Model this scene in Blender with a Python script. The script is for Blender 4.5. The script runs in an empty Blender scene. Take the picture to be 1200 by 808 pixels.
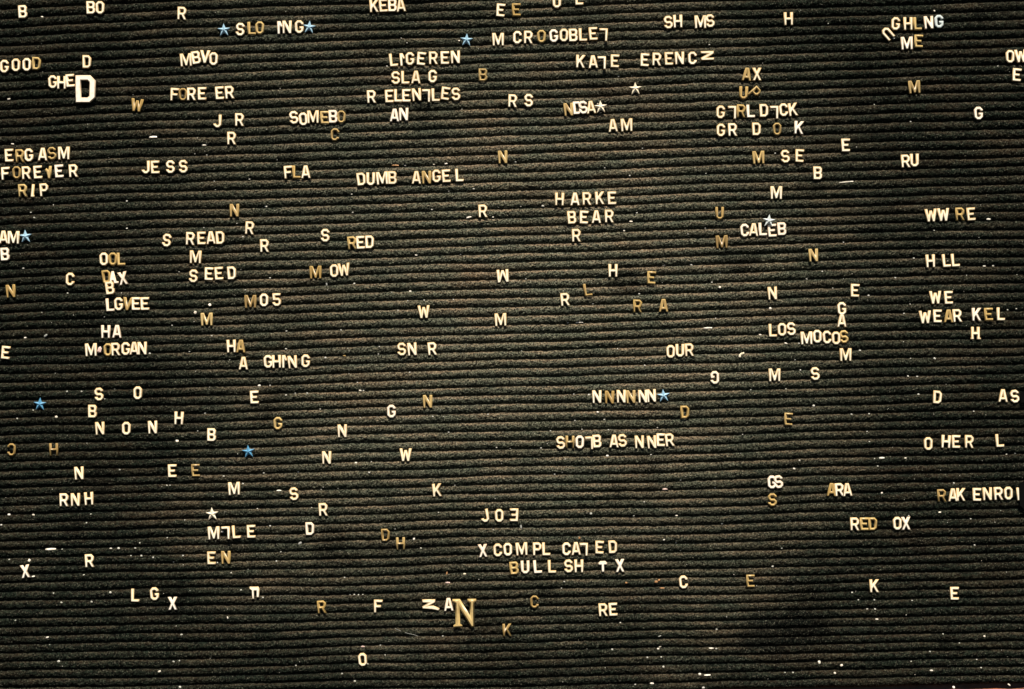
import bpy, bmesh, math, random
import numpy as np
from mathutils import Vector, Matrix

S = bpy.context.scene
R = math.radians

# ------------------------------------------------------------------ camera, sky, sun, exposure
CZ = 1.5                                   # height of the middle of the view above the ground
DIST = 2.0
cam_d = bpy.data.cameras.new("camera")
cam_d.sensor_width = 36.0
cam_d.lens = 36.0 * DIST / 1.2
cam_d.clip_start = 0.05
cam_d.clip_end = 500
cam = bpy.data.objects.new("camera", cam_d)
S.collection.objects.link(cam)
cam.location = (0, -DIST, CZ)
cam.rotation_euler = (R(90), 0, 0)
S.camera = cam

SUN_EL, SUN_AZ = 57.0, 7.0               # azimuth measured from straight in front of the board, minus = left
sv = Vector((math.sin(R(SUN_AZ)) * math.cos(R(SUN_EL)), -math.cos(R(SUN_AZ)) * math.cos(R(SUN_EL)), math.sin(R(SUN_EL))))
sun_d = bpy.data.lights.new("sun", 'SUN')
sun_d.energy = 5.0
sun_d.angle = R(0.5)
sun_d.color = (1.0, 0.91, 0.78)
sun = bpy.data.objects.new("sun", sun_d)
S.collection.objects.link(sun)
sun.rotation_euler = sv.to_track_quat('Z', 'Y').to_euler()
sun.location = (0, -3, 4)

W = bpy.data.worlds.new("World")
S.world = W
W.use_nodes = True
nt = W.node_tree
nt.nodes.clear()
sky = nt.nodes.new("ShaderNodeTexSky")
sky.sky_type = 'NISHITA'
sky.sun_disc = False
sky.sun_elevation = R(SUN_EL)
sky.sun_rotation = math.atan2(sv.x, sv.y)
bg = nt.nodes.new("ShaderNodeBackground")
bg.inputs[1].default_value = 0.05
wo = nt.nodes.new("ShaderNodeOutputWorld")
nt.links.new(sky.outputs[0], bg.inputs[0])
nt.links.new(bg.outputs[0], wo.inputs[0])

S.view_settings.view_transform = 'Standard'
S.view_settings.look = 'None'
S.view_settings.gamma = 1
S.view_settings.exposure = 0.64

rng = np.random.default_rng(7)
random.seed(11)
col = S.collection


# ------------------------------------------------------------------ helpers
def wx(px): return (px - 600.0) / 1000.0          # board millimetres -> metres
def wz(py): return (404.0 - py) / 1000.0 + CZ


def tag(o, label=None, cat=None, group=None, kind=None):
    if label: o["label"] = label
    if cat: o["category"] = cat
    if group: o["group"] = group
    if kind: o["kind"] = kind
    return o


class NT:
    def __init__(s, name):
        s.m = bpy.data.materials.new(name)
        s.m.use_nodes = True
        s.t = s.m.node_tree
        s.b = s.t.nodes["Principled BSDF"]

    def n(s, typ, **kw):
        nd = s.t.nodes.new(typ)
        for k, v in kw.items():
            if k.startswith("i_"):
                nd.inputs[k[2:].replace("_", " ")].default_value = v
            else:
                setattr(nd, k, v)
        return nd

    def l(s, a, b): s.t.links.new(a, b)

    def noise(s, vec, scale, detail=3, rough=.55):
        nd = s.n("ShaderNodeTexNoise")
        nd.inputs["Scale"].default_value = scale
        nd.inputs["Detail"].default_value = detail
        nd.inputs["Roughness"].default_value = rough
        if vec is not None: s.l(vec, nd.inputs["Vector"])
        return nd.outputs["Fac"]

    def ramp(s, fac, a, b, ca=(0, 0, 0, 1), cb=(1, 1, 1, 1)):
        nd = s.n("ShaderNodeValToRGB")
        e = nd.color_ramp.elements
        e[0].position, e[1].position = a, b
        e[0].color, e[1].color = ca, cb
        s.l(fac, nd.inputs[0])
        return nd.outputs[0]

    def mix(s, fac, a, b, mode='MIX'):
        nd = s.n("ShaderNodeMix", data_type='RGBA', blend_type=mode)
        if isinstance(fac, (int, float)): nd.inputs[0].default_value = fac
        else: s.l(fac, nd.inputs[0])
        for sock, v in ((nd.inputs[6], a), (nd.inputs[7], b)):
            if isinstance(v, tuple): sock.default_value = v
            else: s.l(v, sock)
        return nd.outputs[2]

    def math(s, op, a, b=0.0):
        nd = s.n("ShaderNodeMath", operation=op)
        for sock, v in ((nd.inputs[0], a), (nd.inputs[1], b)):
            if isinstance(v, (int, float)): sock.default_value = v
            else: s.l(v, sock)
        return nd.outputs[0]


def felt_material():
    m = NT("weathered_felt")
    geo = m.n("ShaderNodeTexCoord").outputs["Object"]
    mp = m.n("ShaderNodeMapping")
    mp.inputs["Scale"].default_value = (0.22, 1, 1)     # streaks that run along the ridges
    m.l(geo, mp.inputs["Vector"])
    streak = mp.outputs[0]
    mp2 = m.n("ShaderNodeMapping")
    mp2.inputs["Scale"].default_value = (0.7, 1, 1)
    m.l(geo, mp2.inputs["Vector"])
    # base felt and its fibres
    fib = m.noise(mp2.outputs[0], 700, 2, .65)
    fib2 = m.noise(geo, 260, 2, .5)
    base = m.mix(m.ramp(fib, .40, .68), (.0008, .0012, .0009, 1), (.018, .026, .0175, 1))
    base = m.mix(m.ramp(fib2, .36, .62), m.mix(1.0, base, (.15, .17, .16, 1), 'MULTIPLY'), base)
    # edge vignette painted into the felt colour, broken up by uneven fading
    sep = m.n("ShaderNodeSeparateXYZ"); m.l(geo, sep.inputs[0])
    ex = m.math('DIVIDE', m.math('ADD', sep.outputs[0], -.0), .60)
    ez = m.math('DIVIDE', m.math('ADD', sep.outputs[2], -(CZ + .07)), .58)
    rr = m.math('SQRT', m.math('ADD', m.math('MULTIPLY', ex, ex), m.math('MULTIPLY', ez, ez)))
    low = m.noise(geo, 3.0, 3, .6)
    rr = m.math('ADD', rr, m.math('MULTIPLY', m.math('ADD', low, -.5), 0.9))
    fade_vignette = m.ramp(rr, .08, .88, (1, 1, 1, 1), (0, 0, 0, 1))
    pale_felt = m.mix(m.ramp(fib, .42, .66), (.0026, .0042, .0031, 1), (.150, .158, .108, 1))
    base = m.mix(m.math('MULTIPLY', fade_vignette, .80), base, pale_felt)
    # rusty-brown staining of single ridges
    st = m.noise(streak, 42, 3, .6)
    st2 = m.noise(geo, 5.0, 2, .5)
    stain = m.math('MULTIPLY', m.math('MULTIPLY', m.ramp(st, .47, .68), m.ramp(st2, .36, .66)), m.math('ADD', m.math('MULTIPLY', fade_vignette, .65), .35))
    nz = m.n("ShaderNodeSeparateXYZ")
    m.l(m.n("ShaderNodeNewGeometry").outputs["Normal"], nz.inputs[0])
    ledge = m.ramp(nz.outputs[2], .15, .75)
    dusty = m.ramp(m.noise(streak, 75, 3, .65), .40, .60)
    dust = m.math('MULTIPLY', m.math('MULTIPLY', ledge, dusty), m.math('ADD', m.math('MULTIPLY', fade_vignette, .75), .12))  # brown dust on ridge tops, also painting in their sunlit brightness
    brown = m.mix(m.ramp(fib, .38, .66), (.010, .007, .004, 1), (.135, .084, .048, 1))
    base = m.mix(m.math('MULTIPLY', stain, .75), base, brown)
    base = m.mix(m.math('MULTIPLY', dust, .8), base, m.mix(m.ramp(fib, .38, .66), (.035, .025, .016, 1), (.34, .235, .145, 1)))  # ridge-top dust and painted top brightness in one tint
    # darker damp blots
    bl = m.ramp(m.noise(geo, 13, 2, .5), .30, .40, (.45, .45, .45, 1), (1, 1, 1, 1))
    base = m.mix(1.0, base, bl, 'MULTIPLY')
    bx = m.math('DIVIDE', m.math('ADD', sep.outputs[0], -.315), .075)
    bz = m.math('DIVIDE', m.math('ADD', sep.outputs[2], -(CZ - .338)), .042)
    br = m.math('ADD', m.math('SQRT', m.math('ADD', m.math('MULTIPLY', bx, bx), m.math('MULTIPLY', bz, bz))), m.math('MULTIPLY', m.math('ADD', m.noise(geo, 22, 3, .6), -.5), 1.6))
    base = m.mix(1.0, base, m.ramp(br, .35, 1.1, (.30, .32, .34, 1), (1, 1, 1, 1)), 'MULTIPLY')
    # single pale fibres
    spk = m.ramp(m.noise(geo, 850, 1, .5), .62, .74)
    base = m.mix(m.math('MULTIPLY', spk, m.math('ADD', m.math('MULTIPLY', fade_vignette, .55), .35)), base, (.30, .285, .215, 1))
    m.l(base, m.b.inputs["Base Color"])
    m.b.inputs["Roughness"].default_value = 1.0
    m.b.inputs["Specular IOR Level"].default_value = 0.05
    bp = m.n("ShaderNodeBump")
    bp.inputs["Strength"].default_value = .8
    bp.inputs["Distance"].default_value = .0012
    m.l(m.math('ADD', fib, fib2), bp.inputs["Height"])
    m.l(bp.outputs[0], m.b.inputs["Normal"])
    return m.m


def plastic(name, ca, cb, grime, rough=.38):
    m = NT(name)
    geo = m.n("ShaderNodeTexCoord").outputs["Object"]
    inf = m.n("ShaderNodeObjectInfo").outputs["Random"]
    add = m.n("ShaderNodeVectorMath", operation='ADD')
    cmb = m.n("ShaderNodeCombineXYZ"); m.l(m.math('MULTIPLY', inf, 37.0), cmb.inputs[0])
    m.l(geo, add.inputs[0]); m.l(cmb.outputs[0], add.inputs[1])
    c = m.mix(m.ramp(inf, .0, 1.0), ca, cb)
    g = m.ramp(m.noise(add.outputs[0], 210, 3, .6), .50, .72)
    c = m.mix(m.math('MULTIPLY', g, .45), c, grime)
    g2 = m.ramp(m.noise(add.outputs[0], 900, 2, .6), .62, .74)
    c = m.mix(m.math('MULTIPLY', g2, .35), c, grime)
    m.l(c, m.b.inputs["Base Color"])
    m.b.inputs["Roughness"].default_value = rough
    m.b.inputs["Subsurface Weight"].default_value = 0.0
    bp = m.n("ShaderNodeBump")
    bp.inputs["Strength"].default_value = .25
    bp.inputs["Distance"].default_value = .0004
    m.l(m.noise(add.outputs[0], 420, 2, .5), bp.inputs["Height"])
    m.l(bp.outputs[0], m.b.inputs["Normal"])
    return m.m


M_FELT = felt_material()
MATS = {
    'w': plastic("white_plastic", (.84, .76, .63, 1), (.86, .80, .70, 1), (.62, .45, .28, 1)),
    'c': plastic("cream_plastic", (.82, .72, .52, 1), (.86, .79, .64, 1), (.56, .36, .17, 1)),
    'g': plastic("yellowed_plastic", (.35, .225, .070, 1), (.50, .365, .160, 1), (.26, .14, .05, 1)),
    'd': plastic("browned_plastic", (.25, .160, .055, 1), (.34, .24, .10, 1), (.12, .07, .03, 1)),
    'b': plastic("pale_blue_plastic", (.24, .42, .55, 1), (.30, .47, .58, 1), (.20, .30, .36, 1)),
    'k': plastic("blue_plastic", (.07, .24, .40, 1), (.10, .28, .44, 1), (.10, .2, .3, 1)),
    'q': plastic("bluish_white_plastic", (.54, .59, .57, 1), (.56, .61, .59, 1), (.35, .42, .42, 1)),
    'sw': plastic("white_body", (.66, .50, .34, 1), (.74, .60, .44, 1), (.45, .28, .14, 1)),
    'sc': plastic("cream_body", (.60, .41, .19, 1), (.70, .52, .29, 1), (.34, .18, .06, 1)),
    'sg': plastic("yellow_body", (.36, .235, .070, 1), (.50, .36, .14, 1), (.16, .08, .03, 1)),
    'sd': plastic("brown_body", (.31, .20, .065, 1), (.42, .295, .115, 1), (.12, .07, .03, 1)),
    'n': plastic("brown_scrap", (.34, .16, .06, 1), (.42, .22, .09, 1), (.2, .1, .05, 1), .7),
    'p': plastic("pinkish_scrap", (.62, .44, .38, 1), (.68, .5, .44, 1), (.4, .25, .2, 1), .6),
    'm': plastic("dull_crumb", (.44, .42, .37, 1), (.5, .48, .42, 1), (.3, .27, .22, 1), .8),
    't': plastic("grey_thread", (.30, .30, .27, 1), (.36, .36, .32, 1), (.2, .2, .2, 1), .9),
}
SIDE = {'w': 'sw', 'c': 'sc', 'g': 'sg', 'd': 'sd', 'q': 'q', 'k': 'k', 'b': 'b'}
TONE = {'w': 'white', 'c': 'cream', 'g': 'golden', 'd': 'dark golden', 'b': 'pale blue', 'k': 'deep blue',
        'q': 'bluish white', 'n': 'brown', 'p': 'pinkish', 't': 'grey', 'm': 'dull'}

# ------------------------------------------------------------------ the felt board: grooves measured as lines k (0 = near the top)
GK = np.array([[32.5, 388.2, 747.0], [8.8, 369.7, 733.0], [-11.2, 353.6, 720.2]])   # rows: x = 0, 600, 1200; columns: k = 0, 34, 69


def lag(t, a, b, c):
    return ((t - b) * (t - c) / ((a - b) * (a - c)), (t - a) * (t - c) / ((b - a) * (b - c)), (t - a) * (t - b) / ((c - a) * (c - b)))


def line_y(k, x):
    lx = lag(x, 0., 600., 1200.)
    lk = lag(k, 0., 34., 69.)
    y = 0
    for i in range(3):
        for j in range(3):
            y = y + lx[i] * lk[j] * GK[i, j]
    return y


def smooth(shape, sy, sx):
    a = rng.standard_normal(shape)
    fy = np.fft.fftfreq(shape[0])[:, None]
    fx = np.fft.rfftfreq(shape[1])[None, :]
    f = np.exp(-2 * (np.pi ** 2) * ((fy * sy) ** 2 + (fx * sx) ** 2))
    a = np.fft.irfft2(np.fft.rfft2(a) * f, s=shape)
    return a / a.std()


K0, K1, NS = -6, 77, 13
X0, X1, NX = -70.0, 1290.0, 1300
AMP = 4.6
xs = np.linspace(X0, X1, NX)
nr = (K1 - K0) * NS + 1
kk = K0 + np.arange(nr) / NS
wave = smooth((nr, NX), NS * 2.2, 75) * .75 + smooth((nr, NX), NS * .8, 22) * .32
fr = np.mod(np.arange(nr), NS) / NS
h = np.clip(1 - np.abs(2 * fr - 1) ** 1.9, 0, 1) ** .62
thick = 1 + .10 * smooth((nr, NX), NS * .7, 28)
fuzz = smooth((nr, NX), .6, .5) * .40 + smooth((nr, NX), 1.6, 1.8) * .13
PY = line_y(kk[:, None], xs[None, :]) + wave
DEP = AMP * (1 - h[:, None]) + np.clip(h[:, None], .25, 1) * fuzz + (1 - thick) * h[:, None] * 2.0
PYj = PY + smooth((nr, NX), 1.2, 1.2) * .22
co = np.empty((nr, NX, 3), dtype=np.float32)
co[..., 0] = (xs[None, :] - 600) / 1000
co[..., 1] = DEP / 1000
co[..., 2] = (404 - PYj) / 1000 + CZ
nv = nr * NX
idx = np.arange(nv, dtype=np.int32).reshape(nr, NX)
quads = np.stack([idx[1:, :-1], idx[1:, 1:], idx[:-1, 1:], idx[:-1, :-1]], axis=-1).reshape(-1, 4)
me = bpy.data.meshes.new("felt_panel")
me.vertices.add(nv)
me.vertices.foreach_set("co", co.ravel())
me.loops.add(quads.size)
me.loops.foreach_set("vertex_index", quads.ravel())
me.polygons.add(len(quads))
me.polygons.foreach_set("loop_start", np.arange(0, quads.size, 4, dtype=np.int32))
me.polygons.foreach_set("loop_total", np.full(len(quads), 4, dtype=np.int32))
me.polygons.foreach_set("use_smooth", np.ones(len(quads), dtype=bool))
me.update(calc_edges=True)
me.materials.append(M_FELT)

board = bpy.data.objects.new("letter_board", None)
col.objects.link(board)
board.location = (0, 0.03, CZ - .43)
tag(board, "dark weathered felt letter board with horizontal ridges carrying all the scattered letters", "letter board")


def parent(o, p):
    bpy.context.view_layer.update()
    o.parent = p
    o.matrix_parent_inverse = p.matrix_world.inverted()


felt = bpy.data.objects.new("felt_panel", me)
col.objects.link(felt)
parent(felt, board)


def surf(px, py):
    """felt depth (mm behind the crests) at a point of the board"""
    j = int(np.clip(round((px - X0) / (X1 - X0) * (NX - 1)), 0, NX - 1))
    i = int(np.clip(np.searchsorted(PY[:, j], py), 1, nr - 2))
    return float(DEP[i, j])


def groove_angle(px, py):
    j = int(np.clip(round((px - X0) / (X1 - X0) * (NX - 1)), 0, NX - 1))
    k = kk[int(np.clip(np.searchsorted(PY[:, j], py), 0, nr - 1))]
    return math.degrees(math.atan2(line_y(k, px - 20.) - line_y(k, px + 20.), 40.))


def mesh_obj(name, bm, mat, p=None):
    m = bpy.data.meshes.new(name)
    bm.to_mesh(m); bm.free()
    m.materials.append(mat)
    o = bpy.data.objects.new(name, m)
    col.objects.link(o)
    if p: parent(o, p)
    return o


def bar(bm, pts, y0, y1):
    """prism: polygon in board millimetres between two depths"""
    f = [bm.verts.new((wx(x), y0 / 1000, wz(y))) for x, y in pts]
    b = [bm.verts.new((wx(x), y1 / 1000, wz(y))) for x, y in pts]
    bm.faces.new(f); bm.faces.new(b[::-1])
    n = len(pts)
    for i in range(n):
        bm.faces.new((f[i], b[i], b[(i + 1) % n], f[(i + 1) % n]))
    bmesh.ops.recalc_face_normals(bm, faces=bm.faces)


def rust_material():
    m = NT("rusty_metal")
    geo = m.n("ShaderNodeTexCoord").outputs["Object"]
    a = m.noise(geo, 60, 4, .65)
    c = m.mix(m.ramp(a, .35, .65), (.05, .035, .03, 1), (.40, .12, .05, 1))
    m.l(c, m.b.inputs["Base Color"])
    m.b.inputs["Roughness"].default_value = .85
    bp = m.n("ShaderNodeBump"); bp.inputs["Strength"].default_value = .6; bp.inputs["Distance"].default_value = .001
    m.l(a, bp.inputs["Height"]); m.l(bp.outputs[0], m.b.inputs["Normal"])
    return m.m


def dark_material(name, c):
    m = NT(name)
    geo = m.n("ShaderNodeTexCoord").outputs["Object"]
    v = m.noise(geo, 120, 3)
    m.l(m.mix(v, (c * .5, c * .5, c * .45, 1), (c * 1.5, c * 1.5, c * 1.4, 1)), m.b.inputs["Base Color"])
    m.b.inputs["Specular IOR Level"].default_value = .03
    m.b.inputs["Roughness"].default_value = .9
    return m.m


M_RUST = rust_material()
M_BLACK = dark_material("black_tape", .003)
M_BACK = dark_material("backing_wood", .03)

# rusty strip along the lower edge of the felt, just in the frame at the right corner
bm = bmesh.new()
xr = np.linspace(X0, X1, 80)
for a, b in zip(xr[:-1], xr[1:]):
    pass
top = [(x, float(line_y(77.5, x)) + random.uniform(-.6, 1.2)) for x in xr]
bot = [(x, float(line_y(77.0, x)) + 34) for x in xr]
bar(bm, top + bot[::-1], -0.5, 9)
mesh_obj("bottom_rail", bm, M_RUST, board)["label"] = "rusty orange strip along the lower edge of the felt"
bm = bmesh.new()
bar(bm, [(X0, float(line_y(-6., X0)) ), (X1, float(line_y(-6., X1))), (X1, float(line_y(77., X1)) + 30), (X0, float(line_y(77., X0)) + 30)], 9.2, 24)
mesh_obj("backing_board", bm, M_BACK, board)

# black patches at the right edge
for pts, lab in (([(1193.5, 566), (1200, 563.5), (1214, 563), (1216, 598), (1203, 600), (1199, 597), (1194, 592)], "tall black patch at the right edge covering the end of the row RAKENROL"),
                 ([(1194, 459.5), (1214, 458.5), (1214, 471), (1195, 472)], "small black patch at the right edge beside the letters AS")):
    bm = bmesh.new()
    bar(bm, pts, -4.2, -3.4)
    tag(mesh_obj("black_patch", bm, M_BLACK), lab, "patch", "black patches at the right edge of the board")

# ------------------------------------------------------------------ glyphs (millimetres, cap height 15)
PH = [(3, 8.2), (6.2, 8.2), (7, 9), (7, 11.4), (6.2, 12.2), (3, 12.2)]
G = {
    'A': [[(0, 0), (3, 0), (3.8, 2.9), (8, 2.9), (8.8, 0), (11.8, 0), (7.8, 15), (4, 15)], [(4.5, 5.5), (7.3, 5.5), (5.9, 11.3)]],
    'B': [[(0, 0), (8, 0), (10.3, 2.2), (10.3, 6), (9, 7.6), (10, 9), (10, 12.8), (8, 15), (0, 15)], [(3.1, 2.8), (6.5, 2.8), (7.2, 3.5), (7.2, 5.5), (6.5, 6.2), (3.1, 6.2)], [(3.1, 9), (6.3, 9), (6.9, 9.7), (6.9, 11.5), (6.3, 12.2), (3.1, 12.2)]],
    'C': [[(10, 5.2), (10, 3), (7, 0), (3, 0), (0, 3), (0, 12), (3, 15), (7, 15), (10, 12), (10, 9.8), (7, 9.8), (7, 11), (6, 12), (4, 12), (3, 11), (3, 4), (4, 3), (6, 3), (7, 4), (7, 5.2)]],
    'D': [[(0, 0), (7, 0), (10, 3), (10, 12), (7, 15), (0, 15)], [(3, 2.9), (6, 2.9), (7, 4), (7, 11), (6, 12.1), (3, 12.1)]],
    'E': [[(0, 0), (9.8, 0), (9.8, 2.8), (3, 2.8), (3, 6.2), (8, 6.2), (8, 8.9), (3, 8.9), (3, 12.2), (9.8, 12.2), (9.8, 15), (0, 15)]],
    'F': [[(0, 0), (3, 0), (3, 6), (8, 6), (8, 8.8), (3, 8.8), (3, 12.2), (9.8, 12.2), (9.8, 15), (0, 15)]],
    'G': [[(10, 8), (10, 3), (7, 0), (3, 0), (0, 3), (0, 12), (3, 15), (7, 15), (10, 12), (10, 10.2), (7, 10.2), (7, 11), (6, 12), (4, 12), (3, 11), (3, 4), (4, 3), (6, 3), (7, 4), (7, 5.4), (5.4, 5.4), (5.4, 8)]],
    'H': [[(0, 0), (3, 0), (3, 6.1), (7.5, 6.1), (7.5, 0), (10.5, 0), (10.5, 15), (7.5, 15), (7.5, 8.9), (3, 8.9), (3, 15), (0, 15)]],
    'I': [[(0, 0), (3.2, 0), (3.2, 9.5), (4.9, 7.4), (6, 9.8), (3.4, 15), (0, 15)]],
    'i': [[(0, 0), (4.6, 0), (4.2, 2.6), (3.5, 2.8), (3.8, 15), (1, 15), (.6, 6)]],
    'J': [[(0, 4.6), (0, 3), (3, 0), (6.5, 0), (9.5, 3), (9.5, 15), (6.5, 15), (6.5, 4), (5.5, 3), (4, 3), (3, 4), (3, 4.6)]],
    'K': [[(0, 0), (3, 0), (3, 4.4), (4.2, 6.1), (7.6, 0), (11, 0), (6.2, 8.6), (10.6, 15), (7.2, 15), (3, 8.9), (3, 15), (0, 15)]],
    'L': [[(0, 0), (9.5, 0), (9.5, 2.8), (3, 2.8), (3, 15), (0, 15)]],
    'M': [[(0, 0), (3, 0), (3, 9.6), (5.5, .8), (8, .8), (10.5, 9.6), (10.5, 0), (13.5, 0), (13.5, 15), (10, 15), (6.75, 5.6), (3.5, 15), (0, 15)]],
    'N': [[(0, 0), (2.8, 0), (2.8, 9), (7.5, 0), (10.6, 0), (10.6, 15), (7.8, 15), (7.8, 6), (3.1, 15), (0, 15)]],
    'O': [[(3, 0), (7, 0), (10, 3), (10, 12), (7, 15), (3, 15), (0, 12), (0, 3)], [(4, 3), (6, 3), (7, 4), (7, 11), (6, 12), (4, 12), (3, 11), (3, 4)]],
    'P': [[(0, 0), (3, 0), (3, 5.4), (7.2, 5.4), (10, 8.2), (10, 12.2), (7.2, 15), (0, 15)], PH],
    'R': [[(0, 0), (3, 0), (3, 5.4), (4.6, 5.4), (7.6, 0), (11, 0), (7.7, 5.8), (10.2, 8.4), (10.2, 12.2), (7.4, 15), (0, 15)], PH],
    'S': [[(0, 4.6), (0, 2.8), (2.8, 0), (7.2, 0), (10, 2.8), (10, 6.2), (7.4, 8.8), (3.8, 8.8), (3, 9.6), (3, 11.3), (3.8, 12.1), (6.2, 12.1), (7, 11.3), (7, 10.4), (10, 10.4), (10, 12.2), (7.2, 15), (2.8, 15), (0, 12.2), (0, 8.6), (2.6, 6), (6.2, 6), (7, 5.2), (7, 3.7), (6.2, 2.9), (3.8, 2.9), (3, 3.7), (3, 4.6)]],
    'T': [[(3.4, 0), (6.9, 0), (6.9, 8.3), (10, 8.5), (10, 10.5), (8, 12.5), (2.4, 12.5), (0, 10.5), (0, 8.5), (3.4, 8.3)]],
    'U': [[(0, 3), (3, 0), (7, 0), (10, 3), (10, 15), (7, 15), (7, 4), (6, 3), (4, 3), (3, 4), (3, 15), (0, 15)]],
    'V': [[(4.2, 0), (7.4, 0), (11.6, 15), (8.4, 15), (5.8, 5), (3.2, 15), (0, 15)]],
    'v': [[(3.8, 0), (7.2, 0), (7.8, 15), (5.2, 15), (4.2, 10), (2, 12.4), (0, 10.6), (1.6, 8)]],
    'W': [[(2.4, 0), (5.4, 0), (6.9, 7.5), (8.4, 0), (11.4, 0), (13.8, 15), (10.9, 15), (9.7, 6), (8.2, 13), (5.6, 13), (4.1, 6), (2.9, 15), (0, 15)]],
    'X': [[(0, 0), (3.4, 0), (5.5, 4.6), (7.6, 0), (11, 0), (7.3, 7.6), (10.8, 15), (7.4, 15), (5.5, 10.6), (3.6, 15), (.2, 15), (3.7, 7.6)]],
    '5': [[(0, 4.6), (0, 2.8), (2.8, 0), (7.2, 0), (10, 2.8), (10, 7), (7.2, 9.6), (3.2, 9.6), (3.2, 12.2), (9.4, 12.2), (9.4, 15), (.2, 15), (.2, 6.8), (6.2, 6.8), (7, 6), (7, 3.7), (6.2, 2.9), (3.8, 2.9), (3, 3.7), (3, 4.6)]],
    'n': [[(3.2, 0), (6, 0), (5.8, 9.6), (8.2, 9.6), (8.2, 1.8), (11.6, 1.8), (11.8, 11.5), (10.5, 14.2), (2.5, 14), (.8, 14.3), (0, 12.2), (1, 11), (2.6, 10)]],
    'z': [[(0, 13.3), (15, 13.3), (15, 10), (6, 5.7), (13.3, 5.8), (20, 3), (19.3, .3), (11, 2), (.3, 2.7), (0, 5), (7.7, 9.7), (0, 9.7)]],
    'h': [[(0, 0), (4, 0), (3.4, 2.4), (3.4, 5.6), (7.6, 5.6), (7.6, 2.4), (7, 0), (12, 0), (12, 1.5), (10.6, 2.4), (10.6, 14.6), (7.6, 14.6), (7.6, 8.6), (3.6, 8.6), (3.6, 14.6), (.8, 14.6), (.8, 2.4), (0, 1.5)]],
    'a': [[(0, 0), (3, 0), (4.2, 4.2), (5.4, 4.2), (6.0, .6), (11.2, .4), (11.4, 2.6), (8.8, 3.2), (6.6, 15), (4.2, 15)]],
    'BIGD': [[(0, 0), (16.6, 0), (23, 6), (23, 26), (17, 32), (0, 32)], [(6.2, 5.8), (14, 5.8), (16.2, 8), (16.2, 24), (14, 26.2), (6.2, 26.2)]],
    'BIGN': [[(.5, 0), (10.5, 0), (10.8, 2.4), (8.2, 4.2), (8.2, 22.5), (21.2, 0), (25.4, 0), (25.4, 28.2), (27.6, 30), (27.6, 33), (17.8, 33), (17.4, 30), (20.4, 28.2), (20.4, 13), (8.6, 33), (0, 33), (0, 30.4), (3.2, 28), (3.2, 4.2), (.5, 2.4)]],
}
OUTLINE_ONLY = {}
KIND = {'w': 'white_letter', 'q': 'white_letter', 'c': 'cream_letter', 'g': 'golden_letter', 'd': 'golden_letter'}
DEPTH = {'BIGD': 4.2, 'BIGN': 4.2}
_meshes = {}


def glyph_mesh(ch, mat):
    key = (ch, mat)
    if key in _meshes:
        return _meshes[key]
    loops = G[ch]
    w = max(p[0] for p in loops[0]); hh = max(p[1] for p in loops[0])
    big = ch.startswith('BIG')
    bev = (1.9 if ch == 'BIGN' else 1.0) if big else (.8 if mat not in 'gd' or ch in 'MNWVAX' else 1.25)
    thin = mat == 'd' and ch not in 'MNWVAX'
    cu = bpy.data.curves.new("glyph", 'CURVE')
    cu.dimensions = '2D'
    cu.fill_mode = 'BOTH'
    total = DEPTH.get(ch, 2.75)
    cu.bevel_depth = bev
    cu.bevel_resolution = 0
    cu.extrude = total / 2 - bev
    cu.offset = -bev + (-.05 if thin else .14)
    for lp in loops:
        sp = cu.splines.new('POLY')
        sp.points.add(len(lp) - 1)
        for i, (x, y) in enumerate(lp):
            sp.points[i].co = (x - w / 2, y - hh / 2, 0, 1)
        sp.use_cyclic_u = True
    tmp = bpy.data.objects.new("glyph", cu)
    col.objects.link(tmp)
    dg = bpy.context.evaluated_depsgraph_get()
    m = bpy.data.meshes.new_from_object(tmp.evaluated_get(dg))
    bpy.data.objects.remove(tmp)
    bpy.data.curves.remove(cu)
    for v in m.vertices:
        x, y, z = v.co
        # board space: face towards -Y, back at +0.45 mm (pressed a little into the nap)
        v.co = (x / 1000, (-z - total / 2 + .45) / 1000, y / 1000)
    m.name = KIND[mat]
    m.materials.clear()
    m.materials.append(MATS[mat])
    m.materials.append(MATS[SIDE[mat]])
    for p in m.polygons:                       # moulded body darker and yellower than the face
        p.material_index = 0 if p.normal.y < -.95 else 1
    m.update()
    _meshes[key] = m
    return m


def star_mesh(mat):
    key = ('*', mat)
    if key in _meshes: return _meshes[key]
    bm = bmesh.new()
    ring = []
    for i in range(10):
        a = math.pi / 2 + i * math.pi / 5
        r = 7.9 if i % 2 == 0 else 3.3
        ring.append((r * math.cos(a) / 1000, r * math.sin(a) / 1000))
    f = [bm.verts.new((x, -.0012, z)) for x, z in ring]
    b = [bm.verts.new((x, .0004, z)) for x, z in ring]
    c = bm.verts.new((0, -.0036, 0))
    for i in range(10):
        j = (i + 1) % 10
        bm.faces.new((c, f[i], f[j])); bm.faces.new((f[i], b[i], b[j], f[j]))
    bm.faces.new(b)
    bmesh.ops.recalc_face_normals(bm, faces=bm.faces)
    m = bpy.data.meshes.new("star")
    bm.to_mesh(m); bm.free()
    m.materials.append(MATS[mat])
    _meshes[key] = m
    return m


# ------------------------------------------------------------------ what stands on the board
# each row: text, x and y of a corner, scale, then "glyph x y [tone] [turn]"
ROWS = []


def rows(ox, oy, sc, txt):
    for ln in txt.strip().splitlines():
        name, rest = ln.split("|")
        it = []
        for e in rest.split(","):
            p = e.split()
            ch, x, y = p[0], ox + float(p[1]) / sc, oy + float(p[2]) / sc
            tone, rot = 'c', 0.0
            for q in p[3:]:
                if q[0].isalpha(): tone = q
                else: rot = float(q)
            it.append((ch, x, y, tone, rot))
        ROWS.append((name.strip(), it))


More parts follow.
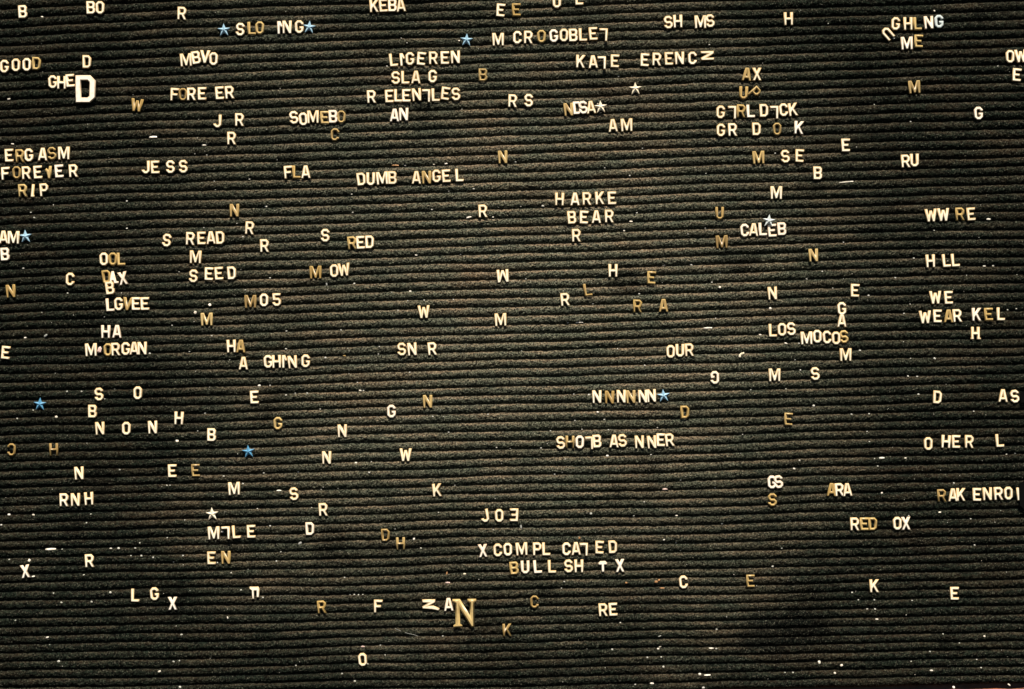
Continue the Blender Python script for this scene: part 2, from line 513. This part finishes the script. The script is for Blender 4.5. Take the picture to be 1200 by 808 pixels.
rows(0, 0, 4, """
|B 108 57 c 2
BO|B 427 38 c 1, O 470 38 c
|R 855 65 c -3
SLOING|S 1127 140 c -3, L 1180 135 g, O 1218 133 g, I 1313 132 w, N 1347 130 c, G 1403 128 c
|* 1050 143 b
|* 1450 130 b
GOOD|G 22 313 c -3, O 76 307 c, O 127 305 c, D 172 300 g -3
|D 408 291 c -1
GHED|G 248 386 c 3, H 290 389 c, E 330 380 c 4, BIGD 403 420 w 0.5
MBVO|M 873 283 c 3, B 920 272 c 8, V 962 268 c -3, O 1002 278 c
FOREER|F 820 445 c -4, O 858 445 d, R 900 443 c, E 948 441 c, E 1030 438 c 3, R 1078 435 c 3
|W 643 495 g -6
JR|J 1020 570 c, R 1125 563 c -1
|R 1088 650 c
""")
rows(0, 170, 11.54, """
ERGASM|E 127 145 c 2, R 277 150 g 2, G 393 140 c 2, A 582 130 c -1, S 705 118 d 6, M 868 115 c 1
FOREVER|F 80 390 c 3, O 228 378 d 3, R 365 380 c 2, E 515 372 c 3, v 655 375 g, E 803 358 w 3, R 1000 353 c 3
RIP|R 315 620 g 3, i 448 622 c -3, P 600 610 c 3
""")
rows(0, 0, 1, """
JESS|J 171 196.5 c 2, E 182 196.3 c 1, S 200 196 c 2, S 215 195.5 c 2
FLA|F 338 202.3 c 4, L 347.5 202 g, A 358.5 202 c 2
DUMBANGEL|D 423.4 210.4 c 6, U 434.5 210.2 c, M 448 209.3 c 5, B 459.8 208.7 c 1, A 488 208.5 c, N 500 208.3 g 1, G 511.5 206.8 c 1, E 523 206.7 c 3, L 538.4 205.7 c 2
JOE|J 568 604.5 c 10, O 585 604.3 c 2, E 602.5 603.6 c 180
UL|U 652.5 2.3 c, L 678.5 -1.2 c 2
CALEB|C 872.5 270.3 w 4, A 883 269.6 c -1, L 893.7 269 w 1, E 904.7 270.4 w 3, B 916 268.6 w 2
|* 900.5 259.5 q
|R 672.3 12000 c
""".replace("|R 672.3 12000 c\n", ""))
rows(300, 0, 4, """
KEBA|K 555 30 c 2, E 597 28 c 3, B 640 27 c, A 680 27 c 4
EE|E 1147 50 c -5, E 1220 48 g
|* 987 190 b
LIGEREN|L 645 283 c 5, I 687 282 c 4, G 722 278 c, E 775 277 c -6, R 833 274 c, E 885 273 c, N 935 270 c 2
SLAG|S 655 367 c 2, L 700 365 c, A 750 364 c, G 828 360 c -1
|B 1064 353 d -2
RELENTLES|R 543 455 c 2, E 625 453 c 2, L 667 450 c, E 705 450 c, N 753 446 c 4, L 798 452 c 180, L 842 447 c 1, E 888 440 c -8, S 937 443 c 3
AN|A 650 542 w, N 693 538 w 1
SOMEBO|S 178 553 c 8, O 222 560 c 5, M 268 550 c 2, E 322 553 g, B 362 548 w, O 400 550 d
|C 370 633 d -5
|N 1157 738 g 2
RS|R 1205 475 c -3, S 1278 473 c
""")
rows(600, 0, 4, """
SHMS|S 732 107 c 6, H 777 102 c 2, M 883 105 c 1, S 928 100 c 6
MCROGOBLEL|M -65 187 c 1, C 25 178 c -3, R 78 177 c -2, O 138 173 g, G 195 170 w 2, O 243 167 c -1, B 287 167 c 1, L 332 165 c 1, E 380 160 c 3, L 428 167 c 178
KALEERENCN|K 322 290 c -2, A 380 292 c 2, L 420 298 c 180, E 482 288 c -2, E 622 283 c -4, R 680 280 c -4, E 735 277 c, N 785 275 c 1, C 845 275 c, N 915 263 c 92
|* 578 418 c
AX|A 1100 350 g -5, X 1147 350 c
UP|U 1085 437 g -2, P 1137 437 d -48
NDSA|N 265 515 g 4, D 306 508 w 2, S 333 506 w 10, A 370 505 c 6
|* 415 505 c
AM|A 473 590 c 4, M 537 588 c 2
GLRLDLCK|G 977 527 c -4, L 1030 530 c 180, R 1075 522 g -3, L 1118 523 w 1, D 1180 520 c, L 1227 530 c 180, C 1272 517 c 4, K 1317 515 c 6
GRDOK|G 978 612 c -3, R 1035 610 c, D 1145 607 c, O 1242 607 d, K 1345 600 w -3
MSE|M 1155 740 g 2, S 1280 735 c 6, E 1347 732 c -4
""")
rows(900, 0, 4, """
|H 95 90 c 2
GHLNG|G 597 113 c -4, H 655 113 c 1, L 700 113 g 1, N 752 108 w 3, G 800 103 q 2
|U 560 160 c 222
ME|M 650 205 w 2, E 705 195 g -2
OW|O 1133 267 c, W 1183 265 c 4
|E 1165 353 c -6
|M 685 410 d 4
|G 985 533 w 2
|E 363 682 c 1
RU|R 645 757 c 2, U 685 753 c 2
|B 232 813 c -1
""")
rows(0, 202, 4, """
|N 1100 180 g
|R 1173 262 c -5
AM|A 18 305 c 2, M 65 307 c
|* 120 302 b
|B 25 385 w 3
SREAD|S 783 320 c -8, R 895 312 c -4, E 945 310 c, A 990 308 c 3, D 1033 308 c 2
OOL|O 488 408 c 2, O 530 408 g, L 568 408 g 2
|M 918 398 c -2
DAX|D 500 490 g 6, a 533 495 w 4, X 577 498 w 10
|B 518 543 c 6
|C 330 502 c -2
|N 52 558 g 4
SEED|S 908 487 c -4, E 980 477 c -2, E 1027 475 c 2, D 1087 473 c 2
LGVEE|L 517 622 w 3, G 557 618 c 2, V 600 618 g -6, E 638 617 c, E 680 617 c 1
HA|H 497 748 w, A 550 747 w
|M 970 690 g 2
M05|M 1175 607 d 2, O 1238 600 c, 5 1298 598 c 1
""")
rows(300, 202, 4, """
|S 325 297 c
RED|R 452 332 g 4, E 490 330 c 2, D 533 328 c
|R 42 345 c 1
MOW|M 280 470 g 2, O 367 463 c 2, W 413 457 c 5
|R 1065 183 c 1
|M 1157 487 c 184
|W 787 655 c 2
|M 1147 692 c 3
""")
rows(600, 202, 4, """
HARKE|H 223 127 c -1, A 295 127 c, R 352 125 c, K 412 122 c 2, E 468 122 c
BEAR|B 280 213 c 3, E 337 212 c -3, A 395 210 c, R 457 207 c
|R 303 297 c
|H 473 462 c
|E 653 495 g -4
|L 355 552 d 7
|R 250 597 c 3
RA|R 590 628 g -2, A 710 625 g
|U 973 193 d
|M 983 327 d 2
""")
rows(900, 202, 4, """
|M 38 97 c
WWRE|W 762 203 c 3, W 820 200 c 2, R 900 197 g 2, E 950 197 c 4
|N 212 390 g 2
HLL|H 760 417 c 2, L 835 415 c 4, L 877 413 c 4
|N 20 568 c 3
|E 407 555 c -3
|G 345 640 c 2
|A 345 696 c
WE|W 783 588 c 2, E 845 588 c 1
WEARKEL|W 735 680 c 2, E 793 675 c, A 845 675 g, R 887 673 c 2, K 977 667 w, E 1033 667 g 1, L 1090 665 c
|h 972 755 c
LOS|L 22 742 c, O 65 738 c 1, S 108 735 c 4
MOCOS|M 180 778 c 2, O 230 770 c 2, C 275 774 c 4, O 318 778 c 2, S 355 772 g 6
""")
rows(0, 404, 4, """
|E 28 38 c -6
MORGAN|M 428 25 c 2, O 507 25 g, R 545 22 c 3, G 590 20 c, A 630 18 c, N 668 18 c 2
HA|H 1085 8 c 2, A 1130 8 g
AGHING|A 1142 88 c, G 1257 80 c 3, H 1297 80 c 2, I 1335 80 c, N 1372 82 c 6, G 1433 77 c -2
|S 465 233 c 6
|O 647 227 c
|E 1193 247 c 2
|* 188 280 k
|B 435 313 c -1
|H 840 345 c -1
NON|N 470 393 c 3, O 593 393 c, N 717 388 c 3
|B 993 423 c -1
CH|C 55 493 d 180, H 253 492 d 1
|* 1165 502 k
|N 372 603 c 4
EE|E 808 592 c, E 917 590 d 1
|M 1098 675 c 2
RNH|R 303 728 c, N 355 727 c 2, H 418 722 c 4
|* 995 795 c
""")
rows(300, 404, 4, """
SNR|S 683 22 c 4, N 732 22 c 4, R 828 20 c 4
|N 805 267 g 1
|G 635 313 w 1
|G 103 370 g -2
|N 405 405 c 1
|N 332 530 c 1
|W 702 517 c 1
|K 850 682 c 4
|S 178 700 c 8
|R 317 773 c 1
""")
rows(600, 404, 4, """
OUR|O 743 33 c 1, U 787 28 c 1, R 832 25 c 2
|G 950 155 w 183
NNNNNN|N 398 245 c 1, N 457 247 g, N 512 243 c 1, N 557 245 g 2, N 613 243 c 2, N 653 240 c 3
|* 710 240 b
|D 810 317 g 1
SHOLBASNNER|S 228 460 c 6, H 272 457 d, O 317 457 w, L 361 461 c 181, B 398 453 c 3, A 478 453 c, S 517 450 c 6, N 597 457 c 2, N 655 457 c 4, E 697 447 c -1, R 740 447 c 6
""")
rows(900, 404, 4, """
|M 363 48 c 1
|M 30 143 c 1
|S 220 137 c 6
|D 793 247 c -5
AS|A 1100 240 c, S 1155 243 c 8
|E 95 350 d -4
OHERL|O 750 465 c 1, H 833 455 c -4, E 880 455 c -1, R 943 455 c -3, L 1085 450 c 2
GS|G 18 645 w 2, S 48 643 w 8
|S 20 728 g 2
ARA|A 297 680 g -2, R 335 680 c 3, A 370 680 c 3
RAKENROL|R 815 708 d 2, A 865 705 c, K 903 703 c, E 978 703 c -1, N 1027 700 c 2, R 1080 698 c 2, O 1125 697 c 2, L 1184 700 c 3
""")
rows(0, 606, 4, """
MLLE|M 1003 75 c 2, L 1060 74 c 182, L 1108 70 c 3, E 1178 68 c 1
EN|E 992 192 c, N 1060 190 g 2
|X 120 255 w 8
|R 422 205 c 2
LG|L 635 367 c -2, G 725 360 c 4
|X 810 405 w 1
|n 1193 355 c
""")
rows(300, 606, 4, """
|D 253 55 w 1
|D 607 85 d 1
|H 678 125 d 2
XCOMPLCALED|X 1063 158 w 4, C 1133 155 c 1, O 1180 152 c 3, M 1245 150 c 3, P 1318 150 c, L 1360 150 c, C 1455 150 c, A 1500 148 c 2, L 1536 151 c 180, E 1610 142 c -2, D 1672 140 c 2
|R 310 422 g 4
|F 573 418 c -2
|z 820 413 c
|A 903 410 w 2
|BIGN 978 450 g 1
|K 1178 530 d 2
|O 500 668 c 5
""")
rows(600, 606, 4, """
BULLSHTX|B 10 240 g 4, U 62 235 w 2, L 120 233 w 3, L 187 232 c 1, S 265 230 c 5, H 313 230 c, T 425 232 w 2, X 505 228 w 2
|C 803 305 c 4
|E 1117 300 d
|C 105 398 d -1
RE|R 428 435 c 2, E 473 433 c 2
""")
rows(900, 606, 4, """
RED|R 407 33 c, E 450 33 g, D 490 33 g
OX|O 605 30 c 3, X 645 30 w 2
|K 498 323 c 1
|E 873 358 c
""")

# ------------------------------------------------------------------ labels: built from what stands next to each thing
SHOW = {'i': 'L', 'v': 'V', 'h': 'H', 'a': 'A', 'z': 'N', 'n': 'U', 'I': 'N', 'BIGD': 'D', 'BIGN': 'N'}
WORDS = {}
for name, it in ROWS:
    if len(it) >= 2 and name:
        WORDS.setdefault(name, []).append(it)
LAND = []          # landmark rows: texts that occur once and read well
for name, l in WORDS.items():
    if len(l) == 1 and len(l[0]) >= 3:
        it = l[0]
        LAND.append((name, min(i[1] for i in it) - 7, max(i[1] for i in it) + 7, sum(i[2] for i in it) / len(it)))


def rel(x, y, lm):
    name, xa, xb, yc = lm
    dy = y - yc
    inx = xa - 4 <= x <= xb + 4
    if inx:
        far = abs(dy)
        w = 'above' if dy < 0 else 'below'
        return ('just ' if far < 30 else '') + w
    side = 'left' if x < xa else 'right'
    dx = xa - x if side == 'left' else x - xb
    if abs(dy) < 9: return 'level with and %s of' % side
    if abs(dy) < .35 * dx: return ('slightly above and %s of' if dy < 0 else 'slightly below and %s of') % side
    return ('above and %s of' if dy < 0 else 'below and %s of') % side


def near(x, y, skip=None):
    def d(lm):
        _, xa, xb, yc = lm
        dx = max(xa - x, 0, x - xb)
        return math.hypot(dx, (y - yc) * 1.1)
    return sorted([lm for lm in LAND if lm[0] != skip], key=d)


USED = {}


def uniq(head, x, y, skip=None, fits=lambda s: len(s.split()) <= 16):
    """first placement by neighbouring rows that no other thing has taken"""
    ns = near(x, y, skip)[:7]
    cand = ["%s %s %s" % (head, rel(x, y, a), a[0]) for a in ns[:3]]
    cand += ["%s %s %s, %s %s" % (head, rel(x, y, a), a[0], rel(x, y, b), b[0]) for a in ns[:4] for b in ns if a is not b]
    for c in cand:
        if len(c.split()) <= 16 and c not in USED:
            USED[c] = 1
            return c
    return cand[0]


ORD = ['first', 'second', 'third', 'fourth', 'fifth', 'sixth']
GROUP = {'w': 'white letters on the felt board', 'q': 'white letters on the felt board', 'c': 'cream letters on the felt board', 'g': 'golden letters on the felt board', 'd': 'golden letters on the felt board'}
PLACED = []
rr = random.Random(3)
for name, it in ROWS:
    for n_, (ch, x, y, tone, rot) in enumerate(it):
        if ch == '*':
            o = bpy.data.objects.new("star", star_mesh(tone))
            lab = uniq("%s plastic five-pointed star" % TONE[tone], x, y)
            tag(o, lab, "star", "plastic stars on the felt board")
            lift = 0.0
            if abs(x - 900.5) < 1: lift = -.0028                 # lies across the letters of the row below it
            if abs(x - 703.75) < 1: lift = -.0024
        else:
            o = bpy.data.objects.new(KIND[tone], glyph_mesh(ch, tone))
            show = SHOW.get(ch, ch)
            if show == 'O' and name == 'M05': show = 'O'
            adj = TONE[tone]
            r_ = rot % 360
            if ch in ('BIGD',): adj = "large white"
            elif ch == 'BIGN': adj = "large golden serif"
            elif ch in ('I', 'v', 'a', 'T', 'n', 'z'): adj += " broken"
            elif 150 < r_ < 210 and show not in 'OHNSX': adj += " upside-down"
            elif 60 < r_ < 120: adj += " sideways"
            elif r_ > 210 and r_ < 340: adj += " tilted"
            kindw = "digit" if show.isdigit() else "letter"
            if len(it) >= 2:
                same = [j for j, q in enumerate(it) if SHOW.get(q[0], q[0]) == show]
                which = "" if len(same) == 1 else ORD[same.index(n_)] + " "
                lone = len(WORDS[name]) == 1
                base = "%s%s plastic %s %s in the row %s" % (which, adj, kindw, show, name)
                if lone and base not in USED:
                    USED[base] = 1; lab = base
                else:
                    lab = uniq("%s%s %s %s in the row %s" % (which, adj, kindw, show, name), x, y, name)
            else:
                lab = uniq("lone %s plastic %s %s" % (adj, kindw, show), x, y)
            tag(o, lab, kindw, GROUP[tone])
            lift = 0.0
        col.objects.link(o)
        # neighbours that overlap: the later one sits proud of the earlier one
        if ch != '*':
            for (px, py, pl) in PLACED[-12:]:
                if abs(px - x) < 9.0 and abs(py - y) < 13 and ch != 'BIGN':
                    lift = max(min(lift, pl - .0009), -.0026)
            if ch == 'L' and 170 < rot % 360 < 190: lift = -.0022
            PLACED.append((x, y, lift))
        o.location = (wx(x), lift, wz(y))
        jit = rr.uniform(-1, 1)
        tilt = rr.uniform(-2.5, 2.5)
        o.rotation_euler = (R(rr.uniform(-2.0, 2.0)), R(-(rot if ch != '*' else rot + rr.uniform(-6, 6)) + jit * .6), R(tilt))

# ------------------------------------------------------------------ chips and crumbs of broken plastic
def chip_bm(bm, x, y, w, hh, ang, rnd, depth=None):
    d = surf(x, y)
    dep = min(d, 2.4)
    t = depth or max(.8, min(w, hh) * .7)
    r = bmesh.ops.create_icosphere(bm, subdivisions=1, radius=.5)
    ca, sa = math.cos(ang), math.sin(ang)
    for v in r['verts']:
        k = rnd.uniform(.72, 1.12)
        a, b, c = v.co.x * w * k, v.co.z * hh * k, v.co.y * t * k
        # boxier than a ball
        a = max(-w * .46, min(w * .46, a * 1.25)); b = max(-hh * .46, min(hh * .46, b * 1.25))
        v.co = (wx(x + a * ca - b * sa), (dep - t * .35 + c) / 1000, wz(y) + (a * sa + b * ca) / 1000)


rc = random.Random(5)
# x, y, width, height, turn, tone, what
CHIPS = [
    (179, 160.5, 10, 2.8, 3, 'w', 'short white plastic bar'), (239, 170, 6, 1.8, 2, 'w', 'small white splinter'),
    (10, 116, 5, 3, 10, 'w', 'white chip'), (14, 168.5, 5, 2.2, -8, 'w', 'white chip'), (48.7, 19.5, 4, 2, -8, 'w', 'white chip'),
    (463, 193.7, 9, 2.2, -2, 'n', 'thin brown splinter'), (474.5, 193.7, 3.4, 2.4, 0, 'w', 'white chip'),
    (509, 192.5, 5, 2.2, 4, 'w', 'white chip'), (522.5, 191.8, 5, 2.4, 12, 'w', 'white chip'),
    (991.7, 213.5, 18.5, 1.5, 6, 'w', 'long thin white splinter'), (1158.5, 257, 6.5, 3.2, 0, 'w', 'white chip'),
    (549.5, 254.8, 7, 2.2, 12, 'w', 'white splinter'), (577.5, 254.3, 3, 2.6, 0, 'w', 'white chip'),
    (739.5, 259.6, 5.4, 2.6, 2, 'w', 'white chip'), (731.5, 270.3, 3.4, 3.4, 0, 'w', 'white chip'),
    (679, 377.8, 9.5, 2, 2, 'w', 'white splinter'), (829.5, 384.5, 11, 1.9, 2, 'w', 'white splinter'),
    (843.3, 337, 4, 4, 0, 'w', 'white chip'), (810, 310.4, 4, 2.5, 0, 'w', 'white chip'), (778, 311, 5.5, 2.2, 8, 'w', 'white chip'),
    (245.8, 357.6, 4.6, 5, 20, 'w', 'white chip'), (229, 366.6, 4.6, 5.6, -30, 'w', 'white chip'),
    (59, 644, 14, 2.8, 2, 'w', 'long white splinter'), (34.3, 657, 4, 5.2, -25, 'w', 'white chip'), (39, 675.7, 5.6, 2.4, 12, 'w', 'white chip'),
    (869.3, 415, 7, 3, 25, 'c', 'cream chip'), (867, 417.5, 3, 4, 0, 'c', 'cream chip'),
    (779.5, 573.5, 7, 2.6, 4, 'p', 'pinkish scrap'), (1033.5, 537, 7, 2.4, 2, 'w', 'white splinter'), (1061, 537, 4, 2, 0, 'w', 'white chip'),
    (65.7, 489, 4.4, 4.4, 0, 'w', 'white chip'), (207.3, 517, 5, 4.2, 0, 'w', 'white chip'),
    (10, 603.5, 4.6, 3.4, 0, 'w', 'white chip'), (38.8, 603.7, 4.4, 3, 0, 'w', 'white chip'),
    (834, 760.2, 9, 2.4, -3, 'w', 'white chip'), (820.2, 790.6, 4.4, 4.2, 0, 'w', 'white chip'), (829, 791.4, 8, 2, 3, 'w', 'white splinter'),
    (764, 801.3, 6.5, 3, 0, 'w', 'white chip'), (771.3, 760.7, 4, 2.8, 0, 'w', 'white chip'),
    (425, 758, 5, 2, 0, 'p', 'pinkish scrap'), (524.5, 683.3, 6, 2, 0, 'p', 'pinkish scrap'), (523.7, 671.5, 2, 8, -12, 'n', 'thin brown stick'),
    (544.5, 672.8, 3.8, 2, 0, 'c', 'cream chip'), (769, 682, 4.4, 3.6, 0, 'n', 'rusty brown scrap'), (772.2, 680, 3.2, 2.6, 30, 'n', 'rusty brown scrap'),
    (776, 689.5, 6.5, 1.6, 0, 'n', 'rusty brown scrap'), (679, 630.6, 2.6, 3, 0, 'n', 'rusty brown scrap'), (733.8, 683, 3, 2.4, 0, 'n', 'brown scrap'),
    (116.8, 410, 5, 9, -15, 'p', 'pinkish scrap'), (187, 787, 5, 3.4, 30, 'w', 'white chip'), (55.5, 747.2, 5.2, 2.4, 12, 'w', 'white chip'),
    (960.3, 776.6, 4.2, 6, 10, 'w', 'white chip'), (986, 779.8, 4.6, 4.4, 30, 'w', 'white chip'), (978.3, 789, 4, 3.6, -30, 'w', 'white chip'),
    (1091.5, 786, 5.2, 2.6, 0, 'w', 'white chip'), (1117.8, 806, 4.2, 4.4, 0, 'w', 'white chip'), (1183, 803, 5, 2.4, -35, 'w', 'white chip'),
    (1027.5, 726, 5, 2.4, 0, 'w', 'white chip'), (1153.5, 745.8, 3.6, 3, -20, 'w', 'white chip'),
    (1101.3, 600.5, 4.6, 2.2, 0, 'w', 'white chip'), (1033.8, 578, 3.6, 3, 0, 'w', 'white chip'), (930.8, 549.5, 4, 2.6, -15, 'w', 'white chip'),
    (303.5, 452, 5, 3.4, 0, 'w', 'white chip'), (422, 457.8, 4.4, 3.2, 0, 'w', 'white chip'), (326.5, 575.2, 6.5, 1.8, 0, 'w', 'white splinter'),
    (417, 542.6, 4, 2.6, 0, 'w', 'white chip'), (711.7, 534.5, 4.4, 3.2, 0, 'w', 'white chip'), (403, 417, 4.2, 1.6, -10, 'g', 'golden chip'),
    (700.6, 483.2, 4, 2.4, 0, 'w', 'white chip'), (53.5, 393.5, 5, 3, 40, 't', 'grey crumb'), (29, 396, 4.4, 2.4, 0, 'w', 'white chip'),
    (480.5, 341.6, 4, 2.8, 0, 'w', 'white chip'), (487.5, 299, 4, 2.4, 0, 'w', 'white chip'), (129.5, 643, 4, 2, 0, 'w', 'white chip'),
    (1154, 312, 5, 2.4, 0, 'w', 'white chip'), (1164.5, 311.6, 3.8, 2.4, 0, 'w', 'white chip'), (921, 402.4, 5, 2, -18, 'w', 'white chip'),
    (891, 392.6, 4.2, 2.6, 0, 'w', 'white chip'), (902.5, 361.6, 4, 4, 0, 'w', 'white chip'), (260.3, 623.3, 4, 2.8, 0, 'w', 'white chip'),
    (692.5, 602, 3.2, 3, 0, 't', 'grey crumb'), (793, 604.6, 5, 2.4, 0, 'w', 'white chip'),
    (351.2, 637.2, 5, 3.4, 35, 't', 'grey crumb'), (485, 632, 3.6, 4.2, 0, 'w', 'white chip'), (267, 724, 2, 4.4, 12, 'w', 'white chip'),
    (610.5, 617, 2.6, 8, 8, 't', 'grey wisp'), (382.5, 332, 2, 8, 4, 't', 'grey wisp'),
    (1047.7, 45.2, 3.2, 2, 15, 'w', 'white chip'), (1095, 12.8, 3, 2.4, -30, 'w', 'white chip'), (538, 48, 3, 2, 0, 'w', 'white chip'),
    (700.4, 121.6, 3.4, 2.4, 10, 'w', 'white chip'), (703.5, 132, 4.6, 1.8, 8, 'w', 'white chip'), (463, 620, 2.4, 2, 0, 'm', 'dull chip'),
    (774, 758.3, 4, 1.6, 20, 'w', 'white splinter'), (773.5, 745.6, 5.2, 1.2, 20, 't', 'grey splinter'),
]
CR = []


def crumbs(ox, oy, txt):
    for e in txt.split(";"):
        p = [float(q) for q in e.split()]
        if len(p) == 3: CR.append((ox + p[0] / 4, oy + p[1] / 4, p[2] * .72))


crumbs(0, 0, "930 560 1.5;912 722 1.8;968 727 1.8;490 692 1.6;1010 60 1.2")
crumbs(300, 0, "613 310 3;680 178 2.2;390 742 2.2;700 775 2.4;1110 758 2;965 512 2;708 202 2")
crumbs(600, 0, "500 357 4;925 210 2.6;612 695 2;15 758 4;435 787 2.2;360 320 1.4")
crumbs(900, 0, "283 110 2.2;590 180 3;500 490 2.2;670 570 2.8;35 718 3.4;415 690 1.6;1078 310 2.2;1145 290 1.4")
crumbs(0, 202, "248 153 2.2;143 188 3;160 213 3.2;593 135 3;593 263 3;1168 32 3;1003 42 2;955 260 2;1138 303 3.2;107 450 3.4;838 467 2.2;1128 455 2.2;315 567 3.2;870 577 2.2;488 678 2.2;195 657 1.6;805 718 3;992 767 2.2;1150 552 2.2;1110 240 2.2;568 566 1.6")
crumbs(300, 202, "45 160 4;20 202 2.2;448 103 2.2;903 88 2.2;1020 78 3;452 188 3;825 175 3;958 385 2.2;65 495 3.2;460 522 3;712 603 2.2;788 600 2.2;925 597 2.2;665 648 2.2;142 745 3;398 740 2.2;270 568 1.2;635 563 1.6;1110 210 2.4")
crumbs(600, 202, "910 5 3;552 15 3;138 73 2.2;42 160 2.2;145 157 4;585 190 3;907 262 2.2;825 290 2.2;975 470 2.2;937 515 3;597 570 3;380 617 2.2;262 705 3;955 685 2.2;1165 763 3.2;65 500 2.2;1020 768 1.2")
crumbs(900, 202, "780 272 2.2;910 270 1.2;355 328 2.2;990 305 2.2;1150 345 2.2;685 403 3;255 465 2.2;183 500 3;355 500 1.6;598 495 3;933 483 2.2;305 543 2.2;473 578 3.2;668 618 2.2;638 662 3;1125 645 2.4;1165 640 2.4;145 803 3;635 795 1.6")
crumbs(0, 404, "887 32 3;1075 72 1.6;257 135 1.6;382 220 3;313 220 3;80 347 3;960 322 3;925 405 2.2;560 587 3;782 660 2.4;797 660 2.4;1048 617 3;1138 652 2.6;425 795 2.2;980 200 1.6;700 42 3.4;155 308 2.4;25 718 1.2;490 255 2")
crumbs(300, 404, "140 20 3.2;325 62 3.4;578 10 2.2;573 45 2.2;65 192 2.4;140 237 3;183 228 2.4;240 228 3;502 215 3;475 178 2.4;720 130 2.2;688 212 1.6;300 303 2.2;488 343 2.2;828 337 2.4;880 338 1.8;1087 328 3;903 411 3;1127 482 3;540 550 2.2;530 600 3;35 602 3.2;197 598 2.2;383 675 2.2;305 680 2.2;932 660 2.4;260 765 2.2;5 770 2.2;855 788 2.2;1192 488 2.4")
crumbs(600, 404, "622 98 3.2;495 20 2.2;1120 212 3.2;1127 135 2.2;360 235 2.6;290 233 2.2;433 352 3;295 357 3;180 405 2.2;328 398 2.2;452 400 2.2;682 390 2.2;135 485 3;652 517 2.6;250 537 1.6;200 608 3.2;1082 422 2.2;790 635 3;952 672 2.4;620 738 2.2;570 803 3;45 30 1.6")
crumbs(900, 404, "432 28 3.4;670 65 2.2;782 65 4;128 72 2.2;153 120 3;658 148 3;700 150 3;85 208 2.2;707 233 3.4;215 287 4;392 327 2.6;475 325 2.6;965 313 2.6;465 408 2.6;475 455 2.2;500 535 2.2;1120 515 2.6;1160 510 2.6;148 543 2.6;515 570 2.2;872 650 3;660 802 2.2;565 300 1.2")
crumbs(0, 606, "5 38 4;405 28 2.6;655 122 2.6;555 147 4;633 147 3;612 183 2.6;662 183 3.6;718 190 3;857 182 3.6;812 212 2.6;43 200 3;392 272 3;1083 262 2.6;518 353 4;250 358 2.6;287 402 3.6;430 398 3.6;72 485 2.6;850 552 3.6;273 678 4;813 678 3;840 675 2.4;843 797 4;783 98 2.2;865 15 2.2;290 152 2.4;1130 342 3;825 512 1.6;1018 215 2.4")
crumbs(300, 606, "65 43 3;115 165 2.6;95 208 3;772 147 3.2;415 285 3;440 365 2.6;460 365 2.4;480 366 2.6;500 365 2.2;32 378 3;875 560 2.6;582 603 2.4;605 648 2.6;403 735 3;462 771 3.8;185 698 3;1112 60 2.2;523 690 2.4")
crumbs(600, 606, "985 32 3;790 158 2.2;770 122 2.2;712 107 3;232 335 2.2;245 303 3;508 497 2.4;470 622 3;958 618 3;635 660 3;700 658 3;710 703 4;578 787 2.4;897 800 4;960 528 3;1005 468 2.2;437 708 1.6;1040 270 1.8")
crumbs(900, 606, "65 147 3;970 133 3;22 232 4;395 355 3.4;425 390 2.4;500 390 3;675 392 3;467 433 3;503 433 3;822 550 2.4;898 592 2.4;760 632 3;672 678 2.4;980 670 2.4;1000 708 3;80 730 2.4;118 731 3.2;260 465 1.6;952 10 2.4;648 460 1.6;160 30 1.8")

LAND = [l for l in LAND]
CR.sort(key=lambda c: -c[2])
for (x, y, w, hh, ang, tone, what) in CHIPS:
    bm = bmesh.new()
    f = .78 if what == 'white chip' else 1.0
    chip_bm(bm, x, y, w * f, hh * f, R(ang), rc)
    o = mesh_obj("plastic_chip" if tone in 'wcgp' else "scrap", bm, MATS[tone])
    # origin at the chip itself
    c = Vector((wx(x), 0, wz(y)))
    o.data.transform(Matrix.Translation(-c)); o.location = c
    tag(o, uniq(what + " lying on a ridge", x, y), "chip" if tone in 'wcgp' else "scrap", "chips of broken plastic caught on the ridges")

bm = bmesh.new()
for (x, y, s) in CR:
    chip_bm(bm, x, y, s * rc.uniform(.9, 1.25), s * rc.uniform(.7, 1.0), rc.uniform(-.4, .4), rc)
for _ in range(220):                                                # dust specks, under a millimetre
    x, y = rc.uniform(5, 1195), rc.uniform(5, 803)
    s = rc.choice([.6, .7, .8, 1.0])
    chip_bm(bm, x, y, s, s, 0, rc)
tag(mesh_obj("crumbs", bm, MATS['m']), "tiny white crumbs scattered along the felt ridges", "crumbs", None, "stuff")

# a fine thread lying slantwise below the large golden N
bm = bmesh.new()
pts = [(463 + t * 27, 736.5 + t * 10 + math.sin(t * 5) * .8) for t in np.linspace(0, 1, 14)]
prev = None
for (x, y) in pts:
    ring = [bm.verts.new((wx(x), (-.15 + .22 * math.cos(a)) / 1000, wz(y) + .22 * math.sin(a) / 1000)) for a in (0, 2.1, 4.2)]
    if prev:
        for i in range(3): bm.faces.new((prev[i], prev[(i + 1) % 3], ring[(i + 1) % 3], ring[i]))
    else: bm.faces.new(ring[::-1])
    prev = ring
bm.faces.new(prev)
tag(mesh_obj("thread", bm, MATS['t']), "fine grey thread lying slantwise left of the large golden N", "thread")
print("letters:", sum(1 for n, i in ROWS for q in i if q[0] != '*'), "chips", len(CHIPS), "crumbs", len(CR))
